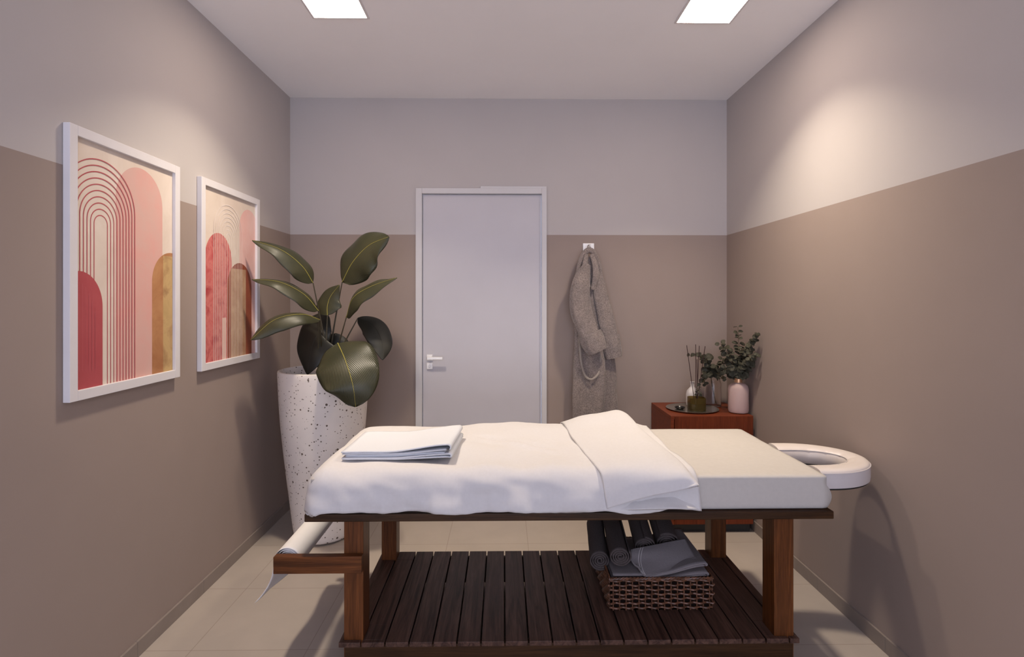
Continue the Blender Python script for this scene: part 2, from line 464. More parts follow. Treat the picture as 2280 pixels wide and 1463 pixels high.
# ------------------------------------------------------------------ paper roll
def paper_roll():
    cx, cz = -.788, .440; path = []
    turns = 5.0; n = 220
    for i in range(n+1):
        a = i/n*turns*2*PI; r = .013 + (.049-.013)*i/n
        # finish on the left side travelling downwards (counter-clockwise seen from the front)
        ang = PI - turns*2*PI + a
        path.append((cx+r*math.cos(ang), cz+r*math.sin(ang)))
    ys = [1.972 + (2.615-1.972)*j/40 for j in range(41)]
    mb = MB(); rows = [[(x, y, z) for y in ys] for x, z in path]
    x0, z0 = path[-1]
    for k in range(1, 22):
        t = k/21; row = []
        for j, y in enumerate(ys):
            u = (y-ys[0])/.643
            L = .145 - .015*sm(0, .12, u) - .045*sm(.3, .8, u)
            x = x0 - .002*t - (.062*t**2.4)*max(.1, 1-u*3.2) - .018*t*t*sm(0, .2, u)*0 + .006*math.sin(u*12)*t
            row.append((x, y - .012*t**3*(1-sm(0, .2, u)), z0 - L*t))
        rows.append(row)
    mb.grid(rows)
    o = mb.build('paper_roll', 'paper', origin=(cx, 2.3, cz), solid=.0012, offset=0, angle=80)
    tag(o, 'white disposable sheet roll with loose tail, on the left bracket of the massage table', 'paper roll')
paper_roll()

# ------------------------------------------------------------------ mattress
def rounded_block(x0, x1, y0, y1, z0, z1, r, nx, ny, nz, fn):
    """box surface as a cube-sphere style grid, rounded by r, then displaced by fn"""
    mb = MB(); idx = {}
    def vert(i, j, k):
        key = (i, j, k)
        if key not in idx:
            p = Vector((x0+(x1-x0)*i/nx, y0+(y1-y0)*j/ny, z0+(z1-z0)*k/nz))
            q = Vector((min(max(p.x, x0+r), x1-r), min(max(p.y, y0+r), y1-r), min(max(p.z, z0+r), z1-r)))
            d = p-q
            if d.length > 1e-9: p = q + d.normalized()*r
            idx[key] = len(mb.v); mb.v.append(tuple(fn(p)))
        return idx[key]
    for i in range(nx):
        for j in range(ny):
            for k in (0, nz): mb.face((vert(i, j, k), vert(i+1, j, k), vert(i+1, j+1, k), vert(i, j+1, k)))
    for i in range(nx):
        for k in range(nz):
            for j in (0, ny): mb.face((vert(i, j, k), vert(i+1, j, k), vert(i+1, j, k+1), vert(i, j, k+1)))
    for j in range(ny):
        for k in range(nz):
            for i in (0, nx): mb.face((vert(i, j, k), vert(i, j+1, k), vert(i, j+1, k+1), vert(i, j, k+1)))
    return mb
def mat_fn(p):
    p = Vector(p)
    if p.x > 1.16:
        k = math.sin(max(0, min(1, (p.z-.628)/.085))*PI)
        p.x += .020*k*sm(1.16, 1.182, p.x)*(1-.5*sm(2.0, 2.6, p.y)) + .003*noisev((p.y*14, p.z*20, 3))
    p.y += .0025*noisev((p.x*3, p.z*8, 1)); p.z += .002*noisev((p.x*4, p.y*4, 7))
    p.z = max(p.z, .6245)
    return p
o = rounded_block(-.70, 1.184, 1.952, 2.678, .6245, .748, .010, 90, 40, 14, mat_fn).build('mattress', 'mattress_fabric', origin=(.24, 2.3, .6245), angle=80)
tag(o, 'thick cream massage mattress in a smooth fitted cover on the wooden table', 'mattress')

# ------------------------------------------------------------------ duvet
def duvet():
    X0, X1, Y0, Y1, ZT, R = -.718, .705, 1.930, 2.692, .772, .075
    def fold(a, b):
        """cloth coordinates -> draped position"""
        ex = max(0, (X0+R)-a); fy = max(0, (Y0+R)-b); by = max(0, b-(Y1-R))
        e = math.hypot(ex, fy+by)
        x = max(a, X0+R); y = min(max(b, Y0+R), Y1-R); z = ZT
        if e > 0:
            dx = -ex/e; dy = (-(fy)+by)/e
            if e < R*PI/2: out = R*math.sin(e/R); dr = R*(1-math.cos(e/R))
            else: out = R + .10*(e-R*PI/2); dr = R + (e-R*PI/2)
            x += dx*out; y += dy*out; z -= dr
            # gathers at the lower front edge
            g = sm(.08, .18, e)
            w = .009*math.sin(x*19+1.3*math.sin(x*7)) + .010*noisev((x*13, z*4, 4)) + .005*noisev((x*34, z*10, 4)) + .004
            if fy > 0: y -= g*(w+.004)
            elif ex > 0: x -= g*(.006*math.sin(y*22)+.004)
        # soft quilted bumps on top
        top = 1-sm(.0, .12, e)
        bump = .010*noisev((a*3.2, b*4, 1)) + .009*noisev((a*8, b*7, 5))
        bump += .020*math.exp(-((a-.13)/.17)**2)*sm(2.05, 2.65, b)
        bump += .010*math.exp(-((a+.10)/.10)**2)*sm(2.3, 2.6, b)*.4
        # long crease running from the towel corner to the flap
        s = (a+.12)*.55 + (b-2.42)
        bump -= .011*math.exp(-(s/.024)**2)*sm(-.15, -.05, a)*(1-sm(.15, .25, a))
        bump += .009*math.exp(-((s+.05)/.032)**2)*sm(-.15, -.05, a)*(1-sm(.15, .25, a))
        # raised towards the folded end
        bump += .030*sm(.40, .58, a)*(1-sm(.60, .70, a))*sm(2.25, 2.65, b)
        z += top*bump
        # puffiness on the front wall
        if fy > 0: y -= (.012*noisev((x*6, z*12, 2)) + .008*noisev((x*13+z*9, z*20, 6)))*sm(.02, .10, e)
        return Vector((x, y, z))
    na, nb = 170, 110
    rows = []
    for i in range(na+1):
        u = i/na; row = []
        for j in range(nb+1):
            v = j/nb
            hem = .150 + .006*noisev((u*9, 0, 8)) + .004*math.sin(u*31)
            a = (X0+R-(.175)) + (X1+.004*math.sin(v*8) - .02*math.sin(v*PI) - (X0+R-.175))*u
            b = (Y0+R-hem-.030) + ((Y1-R+.16)-(Y0+R-hem-.030))*v
            p = fold(a, b)
            if p.z < .628:
                k = .628-p.z; p.z = .628+.0015*abs(noisev((p.x*30, p.y*30, 0)))
            row.append(p)
        rows.append(row)
    mb = MB(); mb.grid(rows)
    d = mb.build('duvet', 'duvet_fabric', origin=(0, 2.3, .76), solid=.009, offset=0, angle=80)
    tag(d, 'puffy white duvet spread over the left half of the mattress, its top end folded back', 'duvet')
    # folded-back end: free hem on the left, fold on the right, under layer beneath
    L = [(.285,2.715,.66), (.280,2.690,.765), (.285,2.60,.795), (.295,2.45,.790), (.305,2.28,.787), (.320,2.12,.785), (.335,2.00,.782), (.350,1.938,.762), (.358,1.912,.70), (.366,1.906,.648)]
    Q = [(.37,2.720,.67), (.37,2.700,.785), (.37,2.61,.822), (.375,2.45,.806), (.385,2.28,.800), (.395,2.12,.799), (.41,2.00,.797), (.425,1.925,.782), (.435,1.893,.735), (.440,1.888,.678)]
    Mi = [(.46,2.720,.69), (.46,2.700,.800), (.465,2.61,.838), (.47,2.45,.818), (.475,2.28,.810), (.49,2.12,.806), (.505,2.00,.803), (.515,1.925,.788), (.522,1.890,.755), (.528,1.884,.706)]
    Rr = [(.55,2.720,.70), (.55,2.700,.820), (.555,2.61,.852), (.565,2.45,.828), (.575,2.28,.816), (.59,2.12,.808), (.605,2.00,.802), (.62,1.925,.790), (.628,1.886,.768), (.633,1.876,.728)]
    R2 = [(.59,2.720,.70), (.595,2.700,.805), (.605,2.61,.828), (.618,2.45,.812), (.630,2.28,.803), (.645,2.12,.796), (.655,2.00,.789), (.660,1.925,.778), (.666,1.888,.762), (.672,1.868,.744)]
    # folded edge turning under, then the lower ply running back to the left
    R3 = [(.588,2.715,.68), (.594,2.690,.775), (.602,2.60,.790), (.612,2.45,.786), (.625,2.28,.784), (.640,2.12,.780), (.650,2.00,.774), (.655,1.930,.762), (.660,1.895,.748), (.664,1.872,.736)]
    U = [(.50,2.700,.67), (.50,2.680,.765), (.50,2.59,.785), (.50,2.45,.782), (.505,2.28,.781), (.51,2.12,.780), (.515,2.00,.776), (.515,1.945,.752), (.515,1.925,.712), (.515,1.918,.688)]
    U2 = [(.33,2.700,.66), (.33,2.680,.755), (.33,2.59,.780), (.33,2.45,.778), (.335,2.28,.777), (.34,2.12,.776), (.35,2.00,.772), (.36,1.945,.745), (.366,1.925,.69), (.372,1.918,.648)]
    S = cr_surf([L, Q, Mi, Rr, R2, R3, U, U2], 84, 100)
    for i, row in enumerate(S):
        for j, p in enumerate(row):
            if i < 46:
                k = .004*noisev((p.x*7, p.y*5, 9)) + .0022*noisev((p.x*18, p.y*10, 2))
                row[j] = Vector((p.x+.003*noisev((p.y*9, 1, 1)), p.y, p.z+k))
    mb = MB(); mb.grid(S)
    f = mb.build('folded_flap', 'duvet_fabric', d, solid=.008, offset=-1, angle=80)
    # lower ply of the fold at the front, sticking out towards the camera
    A = [(.372,1.930,.660), (.40,1.918,.664), (.46,1.912,.668), (.53,1.908,.672), (.60,1.910,.670), (.66,1.915,.662), (.70,1.920,.652)]
    B = [(.375,1.93,.648), (.41,1.905,.648), (.46,1.893,.652), (.53,1.888,.656), (.60,1.890,.656), (.66,1.900,.650), (.706,1.915,.642)]
    Cc = [(.375,1.985,.765), (.41,1.975,.768), (.46,1.965,.768), (.53,1.955,.766), (.60,1.955,.764), (.66,1.958,.762), (.695,1.968,.758)]
    D = [(.372,1.955,.70), (.40,1.948,.70), (.46,1.945,.70), (.53,1.943,.70), (.60,1.940,.70), (.655,1.938,.70), (.697,1.935,.70)]
    S = cr_surf([Cc, D, A, B], 24, 40); mb = MB(); mb.grid(S)
    mb.build('lower_ply', 'duvet_fabric', d, solid=.006, offset=-1, angle=80)
duvet()

# ------------------------------------------------------------------ folded towel on the duvet
def extrude_profile(mb, prof, y0, y1, n=24, warp=None):
    rows = []
    for j in range(n+1):
        y = y0+(y1-y0)*j/n; row = []
        for x, z in prof:
            p = Vector((x, y, z));
            if warp: p = warp(p, j/n)
            row.append(p)
        rows.append(row)
    mb.grid(rows)
def fold_profile(x0, x1, z, gap, rise, n=24, wav=.0):
    """two plies joined by a loop at the right, open at the left; returns a polyline"""
    pts = []
    for k in range(n+1):
        t = k/n; pts.append((x0+(x1-x0)*t, z+gap*(.45+.55*sm(.3, 1, t)) + rise*sm(.45, 1, t) + wav*math.sin(t*7)))
    r = gap/2
    for k in range(1, 9):
        a = PI/2 - PI*k/9; pts.append((x1+r*math.cos(a), z+rise+gap-r+r*math.sin(a)))
    for k in range(n+1):
        t = 1-k/n; pts.append((x0+(x1-x0)*t+.004, z + rise*sm(.45, 1, t) + wav*math.sin(t*7)))
    return pts
def folded_towel():
    mb = MB()
    def warp(p, t):
        p.x += .018*t*(1 if p.x > -.3 else .2); p.z += -.006*t + .002*noisev((p.x*8, p.y*8, 3)); return p
    # nested plies: two folded doubles stacked
    extrude_profile(mb, fold_profile(-.615, -.212, .8050, .024, .014, wav=.0015), 2.045, 2.385, 20, warp)
    extrude_profile(mb, fold_profile(-.612, -.205, .787, .0150, .007, wav=.001), 2.040, 2.385, 20, warp)
    extrude_profile(mb, fold_profile(-.60, -.225, .7985, .0045, .009), 2.050, 2.380, 20, warp)
    o = mb.build('folded_towel', 'towel_white', origin=(-.41, 2.2, .79), solid=.0045, offset=-1, angle=80)
    tag(o, 'neatly folded white towel lying on the duvet at the left end of the table', 'towel')
folded_towel()

# ------------------------------------------------------------------ face cradle
def face_cradle():
    t = thing('face_cradle', (1.29, 2.21, .67), 'padded cream horseshoe face cradle sticking out from the right end of the massage table', 'face cradle')
    cx, cy = 1.245, 2.210
    def pt(a, rx, ry):
        # horseshoe: semi-ellipse on the right, straight legs to the left
        if a < 0: return (cx + a, cy - ry)       # near leg (a negative = distance)
        if a > PI: return (cx - (a-PI), cy + ry)
        return (cx + rx*math.sin(a), cy - ry*math.cos(a))
    As = [-.054, -.03] + [PI*k/56 for k in range(57)] + [PI+.03, PI+.054]
    orx, ory, irx, iry = .235, .202, .158, .104
    def ring(w, z, wrinkle=0):
        # w 0 = outer edge .. 1 = inner edge
        out = []
        for k, a in enumerate(As):
            xo, yo = pt(a, orx, ory); xi, yi = pt(a, irx, iry)
            zz = z + (wrinkle*(.5+.5*math.cos(a*14))**6 if 0 < a < PI else 0)
            out.append((xo+(xi-xo)*w, yo+(yi-yo)*w, zz))
        return out
    zt, zb = .738, .680
    prof = [(.0, zb), (-.02, zb+.012), (-.025, zb+.03), (-.012, zt-.004)]
    rows = [ring(w, z) for w, z in prof]
    mb = MB(); mb.grid(rows); mb.build('cushion_side', 'cradle_side', t, angle=80)
    prof = [(-.012, zt-.004), (.012, zt+.004), (.08, zt+.009), (.25, zt+.012), (.5, zt+.012), (.75, zt+.009), (.92, zt+.003), (.99, zt-.008), (1.04, zb+.03), (1.0, zb+.005), (.9, zb), (.0, zb)]
    rows = [ring(w, z, -.004 if 4 < i < 9 else 0) for i, (w, z) in enumerate(prof)]
    mb = MB(); mb.grid(rows)
    # close the leg ends
    for e in (0, -1):
        mb.poly([r[e] for r in rows])
    mb.build('cushion', 'cradle_vinyl', t, angle=80)
    mb = MB(); mb.tube([ring(-.016, zt-.001)[k] for k in range(len(As))], .0022, 8); mb.build('piping', 'cradle_side', t)
    mb = MB(); mb.tube([ring(.95, zt+.001)[k] for k in range(len(As))], .0018, 8); mb.build('piping', 'cradle_side', t)
    # black base plate following the horseshoe, and its bracket under the mattress edge
    mb = MB(); rows = [ring(.06, zb-.0005), ring(.06, zb-.008), ring(.94, zb-.008), ring(.94, zb-.0005)]
    mb.grid(rows)
    for e in (0, -1): mb.poly([r[e] for r in rows])
    mb.build('base_plate', 'black', t, smooth=False)
    mb = MB()
    for yy in (2.085, 2.31): mb.box(1.200, 1.325, yy, yy+.03, .656, .673)
    mb.box(1.216, 1.232, 2.085, 2.34, .60, .673); mb.box(1.065, 1.232, 2.13, 2.16, .572, .5955); mb.box(1.065, 1.232, 2.26, 2.29, .572, .5955)
    mb.box(1.216, 1.232, 2.085, 2.34, .572, .60)
    mb.build('bracket', 'black', t, smooth=False, bevel=.002)
face_cradle()

# ------------------------------------------------------------------ basket with towels
def basket():
    t = thing('wicker_basket', (.62, 2.31, .1605), 'dark brown woven wicker basket full of grey towels on the slatted shelf', 'basket')
    x0, x1, y0, y1, z0, z1 = .417, .830, 2.122, 2.490, .1635, .292
    mb = MB(); q = .006
    mb.box(x0+q, x1-q, y0+q, y1-q, z0, z0+.006)
    mb.box(x0+q, x1-q, y0+q, y0+q+.003, z0, z1-.01); mb.box(x0+q, x1-q, y1-q-.003, y1-q, z0, z1-.01)
    mb.box(x0+q, x0+q+.003, y0+q, y1-q, z0, z1-.01); mb.box(x1-q-.003, x1-q, y0+q, y1-q, z0, z1-.01)
    mb.build('liner', 'rattan_dark', t, smooth=False)
    mb = MB()
    def side(p, q, nst, zrows=7):
        p = Vector(p); q = Vector(q); d = (q-p); L = d.length; d.normalize(); nrm = Vector((d.y, -d.x, 0))
        # stakes
        for k in range(nst):
            s_ = L*(k+.5)/nst; b = p + d*s_
            mb.tube([b+Vector((0, 0, z0)), b+Vector((0, 0, z1-.004))], .0027, 6)
        # weavers over two, under one, drawn as wavy strands
        for r in range(zrows):
            zz = z0+.009 + (z1-z0-.022)*r/(zrows-1); pts = []; n = nst*8
            for k in range(n+1):
                s_ = L*k/n; ph = s_/L*nst*PI + (PI/2 if r % 2 else -PI/2)*1.0
                off = .0046*math.sin(ph + (0 if r % 2 else 0))
                pts.append(p + d*s_ + nrm*off + Vector((0, 0, zz)))
            mb.tube(pts, .0043, 8)
    fx0, fx1, fy0, fy1 = x0+.002, x1-.002, y0+.002, y1-.002
    side((fx0, fy0, 0), (fx1, fy0, 0), 16); side((fx1, fy0, 0), (fx1, fy1, 0), 14)
    side((fx1, fy1, 0), (fx0, fy1, 0), 16); side((fx0, fy1, 0), (fx0, fy0, 0), 14)
    mb.build('woven_side', 'rattan', t)
    mb = MB(); n = 60
    ring_ = [(fx0, fy0), (fx1, fy0), (fx1, fy1), (fx0, fy1), (fx0, fy0)]
    for s_, ph in ((0, 0), (1, PI)):
        pts = []
        for (ax, ay), (bx, by) in zip(ring_, ring_[1:]):
            for k in range(n):
                u = k/n; w = u*2*PI*14+ph
                pts.append((ax+(bx-ax)*u, ay+(by-ay)*u - .0025*math.cos(w), z1-.004+.003*math.sin(w)))
        pts.append(pts[0]); mb.tube(pts, .0038, 6)
    mb.build('rim', 'rattan', t)
basket()
def spiral_roll(name, p0, p1, r, label, cat, group, mat, turns=4.0, squash=.9, start=0.0, loose=0):
    p0, p1 = Vector(p0), Vector(p1); ax = (p1-p0).normalized(); side = ax.cross(Vector((0, 0, 1))).normalized(); up = side.cross(ax)
    n = 150; m = 24; rows = []
    for i in range(n+1):
        a = start + i/n*turns*2*PI; rr = .006+(r-.006)*(i/n)
        row = []
        for j in range(m+1):
            u = j/m; c = p0+(p1-p0)*u
            w = 1+.02*noisev((a*.5, u*5, 1))
            row.append(c + side*(rr*w*math.cos(a)) + up*(rr*w*squash*math.sin(a)))
        rows.append(row)
    mb = MB(); mb.grid(rows)
    o = mb.build(name, mat, origin=tuple(p0), solid=.0055, offset=0, angle=80)
    return tag(o, label, cat, group)
def folded_stack(x0, x1, y0, y1, z0, plies, label, mats, rise=.012, slope=0, stripe=False):
    mb = MB(); z = z0
    def warp(p, t):
        p.z += slope*(t) + .002*noisev((p.x*9, p.y*9, 5)); return p
    for k in range(plies):
        extrude_profile(mb, fold_profile(x0+.003*k, x1-.006-.004*k, z, .0125, rise*(k+1)/plies, 24), y0+.003*(k % 2), y1, 18, warp)
        z += .0178
    o = mb.build('folded_towel', mats, origin=((x0+x1)/2, (y0+y1)/2, z0), solid=.005, offset=-1, angle=80)
    return tag(o, label, 'towel')
folded_stack(.432, .812, 2.142, 2.475, .175, 5, 'grey folded towel down inside the wicker basket, bottommost of its towels', 'towel_stripe', .004)
folded_stack(.432, .818, 2.136, 2.472, .272, 2, 'grey folded towel lying flat at the rim of the wicker basket, under the rolled towels', 'towel_stripe', .038)
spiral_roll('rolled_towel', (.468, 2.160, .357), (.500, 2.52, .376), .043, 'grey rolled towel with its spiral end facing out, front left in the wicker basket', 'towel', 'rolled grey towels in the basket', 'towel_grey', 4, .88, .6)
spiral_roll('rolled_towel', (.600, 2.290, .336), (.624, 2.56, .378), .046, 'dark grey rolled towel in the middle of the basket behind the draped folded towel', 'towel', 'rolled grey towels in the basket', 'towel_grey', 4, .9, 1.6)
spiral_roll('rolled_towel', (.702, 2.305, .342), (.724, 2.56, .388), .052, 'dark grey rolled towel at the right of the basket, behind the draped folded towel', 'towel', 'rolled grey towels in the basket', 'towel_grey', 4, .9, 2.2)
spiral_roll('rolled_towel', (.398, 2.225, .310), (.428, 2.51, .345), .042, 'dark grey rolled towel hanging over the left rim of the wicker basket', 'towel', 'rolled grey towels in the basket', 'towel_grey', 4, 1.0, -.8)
def draped():
    # thick folded hand towel leaning across the front, left edge rounded
    a = [(.545,2.225,.300), (.540,2.200,.330), (.560,2.260,.392), (.600,2.330,.415)]
    rowsp = [[(1408,1222,2.24), (1405,1232,2.22), (1409,1246,2.20), (1416,1256,2.18), (1424,1262,2.165)],
        [(1432,1217,2.26), (1428,1230,2.23), (1426,1248,2.20), (1430,1267,2.160), (1436,1280,2.135)],
        [(1463,1211,2.27), (1462,1226,2.235), (1465,1247,2.20), (1471,1266,2.165), (1477,1275,2.145)],
        [(1497,1204,2.28), (1501,1220,2.245), (1508,1238,2.21), (1515,1252,2.185), (1520,1259,2.165)],
        [(1526,1199,2.29), (1532,1212,2.26), (1540,1226,2.225), (1546,1236,2.20), (1550,1241,2.185)]]
    ctrl = [[at(*q) for q in row] for row in rowsp]
    S = cr_surf(ctrl, 40, 30); mb = MB(); mb.grid(S)
    S2 = [[Vector((p.x+.006, p.y+.010, p.z-.014)) for p in r] for r in S]; mb.grid(S2)
    # rounded left edge joining both plies
    e = []
    for j, p in enumerate(S[0]):
        q = S2[0][j]; c = (p+q)/2; e.append([p] + [c + (p-c)*math.cos(k*PI/8) + Vector((-.010, -.002, 0))*math.sin(k*PI/8) for k in range(1, 8)] + [q])
    mb.grid(e)
    e = []
    for j in range(len(S)):
        p = S[j][-1]; q = S2[j][-1]; c = (p+q)/2; e.append([p] + [c + (p-c)*math.cos(k*PI/8) + Vector((0, -.008, -.003))*math.sin(k*PI/8) for k in range(1, 8)] + [q])
    mb.grid(e)
    mb.k = 1
    # woven border lines
    for i in (8, 10): mb.grid([[p+Vector((0, -.0006, .0006)), S[i][j]+Vector((.0022, -.0006, .0006))] for j, p in enumerate(S[i])])
    o = mb.build('folded_towel', ['towel_stripe', 'ceramic'], origin=(.66, 2.2, .32), solid=.005, offset=-1, angle=80)
    tag(o, 'pale grey folded hand towel with a thin border line, slanting over the basket front', 'towel')
draped()

# ------------------------------------------------------------------ cabinet and its things
CX0, CX1, CY0, CY1, CZ = .994, 1.488, 3.190, 3.618, .699
t = thing('cabinet', (1.24, 3.4, 0), 'small reddish cherry wood cabinet in the back right corner', 'cabinet')
mb = MB(); mb.box(CX0, CX1, CY0+.004, CY1, CZ-.020, CZ); mb.box(CX0, CX0+.02, CY0+.004, CY1, .052, CZ-.020); mb.box(CX1-.02, CX1, CY0+.004, CY1, .052, CZ-.020)
mb.box(CX0+.02, CX1-.02, CY0+.004, CY1, .052, .072); mb.box(CX0+.02, CX1-.02, CY1-.01, CY1, .072, CZ-.02)
mb.build('body', 'cherry_x', t, smooth=False, bevel=.0015)
box(CX0+.0225, CX1-.002, CY0, CY0+.020-.0165, .054, CZ-.003).build('door', 'cherry_z', t, smooth=False, bevel=.001)
mb = MB(); mb.box(CX0+.01, CX1-.01, CY0+.03, CY0+.045, .0, .052); mb.box(CX0+.01, CX0+.03, CY0+.045, CY1-.02, 0, .052); mb.box(CX1-.03, CX1-.01, CY0+.045, CY1-.02, 0, .052)
mb.build('plinth', 'black', t, smooth=False)
ty, tx = 3.392, at(1540, 911, 3.40).x
mb = MB(); mb.lathe(tx, ty, [(.0, CZ), (.140, CZ), (.150, CZ+.002), (.159, CZ+.008), (.160, CZ+.0095), (.157, CZ+.010), (.148, CZ+.005), (.138, CZ+.004), (0, CZ+.004)], 64)
tag(mb.build('serving_tray', 'tray_metal', origin=(tx, ty, CZ), angle=60), 'round grey metal tray on the cabinet top', 'tray')
dx, dy = at(1512, 908, 3.40).x, 3.385
mb = MB(); mb.lathe(dx, dy, [(0, CZ+.0042), (.018, CZ+.0042), (.030, CZ+.010), (.033, CZ+.017), (.031, CZ+.017), (.026, CZ+.011), (0, CZ+.008)], 32)
tag(mb.build('small_dish', 'black_ceramic', origin=(dx, dy, CZ)), 'tiny shallow black dish at the left of the round tray', 'dish')
# reed diffuser jar (open square glass with amber liquid)
jx, jy, jz = at(1549, 900, 3.36).x, 3.345, CZ+.0045
def rsq(mb, cx, cy, prof, n=40, e=4):
    rows = []
    for r, z in prof:
        row = []
        for j in range(n):
            a = 2*PI*j/n; c, s_ = math.cos(a), math.sin(a); k = (abs(c)**e+abs(s_)**e)**(-1/e) if r > 0 else 0
            row.append((cx+r*k*c, cy+r*k*s_, z))
        rows.append(row)
    mb.grid(rows, True, True)
t = thing('diffuser_jar', (jx, jy, jz), 'dark olive glass diffuser jar standing on the round tray', 'jar')
mb = MB(); rsq(mb, jx, jy, [(0, jz), (.048, jz), (.050, jz+.003), (.050, jz+.079), (.046, jz+.080), (.046, jz+.008), (0, jz+.007)])
mb.build('jar_body', 'olive_glass', t, angle=50)
mb = MB(); rsq(mb, jx, jy, [(0, jz+.0075), (.0455, jz+.0085), (.0455, jz+.045), (0, jz+.045)]); simple('liquid', (.07, .045, .012), .1); mb.build('liquid', 'liquid', t, angle=50)
for k, (tpx, tpy, bx, by) in enumerate(((1529, 769, .008, .0), (1549, 767, .002, .01), (1557, 770, -.004, -.004), (1570, 771, -.010, .004), (1552, 800, .005, -.012))):
    e = at(tpx, tpy, 3.36); s_ = Vector((jx + (.030 if k == 0 else -.012 if k == 3 else 0)*-.4 + bx*.5, jy+by, jz+.012))
    o = MB().tube([s_, s_.lerp(e, .5), e], .0022, 6).build('reed_stick', 'reed', origin=tuple(s_))
    tag(o, 'thin dark reed stick standing in the olive glass diffuser jar', 'reed stick', 'reed sticks in the diffuser jar')
# white bottle
bx_, by_ = at(1541, 880, 3.47).x, 3.465; z = CZ+.0045
mb = MB(); pr = [(0, z), (.030, z), (.036, z+.008), (.040, z+.03), (.040, z+.075), (.035, z+.10), (.020, z+.118), (.0115, z+.128), (.011, z+.152), (.015, z+.158), (.012, z+.158), (.009, z+.15), (.009, z+.13), (0, z+.128)]
mb.lathe(bx_, by_, pr, 40)
tag(mb.build('white_bottle', 'ceramic', origin=(bx_, by_, z)), 'small white rounded bottle with narrow neck behind the diffuser jar', 'bottle')
# clear glass vase
gx, gy, z = at(1587, 890, 3.50).x, 3.50, CZ+.0005
gr = .053
mb = MB(); mb.lathe(gx, gy, [(0, z), (gr-.006, z), (gr, z+.008), (gr, z+.150), (gr-.006, z+.163), (gr-.008, z+.170), (gr-.011, z+.170), (gr-.010, z+.160), (gr-.004, z+.148), (gr-.004, z+.012), (gr-.01, z+.008), (0, z+.008)], 48)
tag(mb.build('glass_vase', 'clear_glass', origin=(gx, gy, z)), 'clear glass vase holding a eucalyptus branch, behind the tray', 'vase')
# frosted pink vase
vx, vy = at(1644, 880, 3.285).x, 3.285; z = CZ+.0005
t = thing('frosted_vase', (vx, vy, z), 'frosted pink glass bottle vase with gold neck on the right of the cabinet', 'vase')
mb = MB(); mb.lathe(vx, vy, [(0, z), (.045, z), (.056, z+.006), (.060, z+.02), (.060, z+.145), (.055, z+.165), (.040, z+.178), (.022, z+.184), (.022, z+.190), (.018, z+.190), (.018, z+.184), (.036, z+.174), (.052, z+.160), (.056, z+.145), (.056, z+.02), (.045, z+.008), (0, z+.006)], 48)
mb.build('vase_body', 'frosted_pink', t)
mb = MB(); mb.lathe(vx, vy, [(.0195, z+.186), (.0225, z+.186), (.0228, z+.212), (.0195, z+.213), (.0190, z+.186)], 36, False)
mb.build('neck_ring', 'gold', t)['label'] = 'gold metal neck ring'

def euc_leaf(mb, c, nrm, r, tipdir):
    nrm = nrm.normalized(); a = (tipdir - nrm*tipdir.dot(nrm))
    a = a.normalized() if a.length > 1e-4 else nrm.orthogonal().normalized(); b = nrm.cross(a)
    rows = []
    for k in range(5):
        t = k/4; w = math.sin(PI*min(1, t*.92+.04))**.6
        rows.append([c + a*r*2*t + b*r*w*s_ + nrm*(.25*r*s_*s_ - .35*r*t*t) for s_ in (-1, -.5, 0, .5, 1)])
    mb.grid(rows)
def sprig(pts, n, r0, label, group, y_lim=None):
    P = cr_curve(pts, 30)
    s_ = MB(); s_.tube(P, [.0026*(1-.6*i/30) for i in range(31)], 6)
    root = s_.build('eucalyptus_sprig', 'euc_stem', origin=tuple(P[0])); tag(root, label, 'eucalyptus sprig', group)
    mb = MB()
    def leafat(i, sd, r):
        c = P[i]; tan = (P[min(i+1, 30)]-P[max(i-1, 0)]).normalized()
        out = Vector((math.cos(sd), math.sin(sd)*.8, .25)).normalized(); out = (out - tan*out.dot(tan)*.6).normalized()
        nrm = (tan + Vector((random.uniform(-.6, .6), random.uniform(-1.1, .1), random.uniform(-.3, .7)))).normalized()
        q = c+out*.006
        if q.x + out.x*2*r > XR-.012: out.x = -abs(out.x)
        if q.y + out.y*2*r > YB-.012: out.y = -abs(out.y)
        euc_leaf(mb, q, nrm, r, out)
    for k in range(n):
        i = 12 + int(18*(k/(n-1))**.9) if n > 1 else 20
        i = min(i, 30); ang = k*2.4 + random.uniform(-.3, .3)
        r = r0*(1.1 - .55*k/n)*random.uniform(.8, 1.15)
        leafat(i, ang, r); leafat(i, ang+PI, r*.95)
    lf = mb.build('foliage', 'euc_leaf', root, solid=.0006)
top = Vector((vx, vy, z+.20)); bot = Vector((vx, vy, z+.02))
G1 = 'eucalyptus sprigs in the frosted vase'
L1 = 'grey green eucalyptus sprig standing in the frosted pink vase'
for k, (px_, py_, YY, mx, my_) in enumerate(((1643, 728, 3.27, 1646, 790), (1690, 745, 3.10, 1676, 775), (1604, 765, 3.25, 1625, 795), (1672, 800, 3.14, 1660, 820), (1606, 845, 3.20, 1616, 822), (1655, 775, 3.22, 1652, 812), (1625, 790, 3.24, 1634, 818), (1688, 790, 3.10, 1668, 812))):
    e = at(px_, py_, YY); m_ = at(mx, my_, (YY+vy)/2)
    if m_.x > XR-.03: m_.x = XR-.03
    if e.x > XR-.02: e.x = XR-.02
    off = Vector((.007*math.cos(k*2), .007*math.sin(k*2), 0))
    sprig([bot+off, top+off*.8, m_, e], 14, .0205, L1, G1)
top2 = Vector((gx-.01, gy, CZ+.175)); bot2 = Vector((gx+.02, gy, CZ+.02))
L2 = 'dark eucalyptus sprig leaning left out of the clear glass vase'
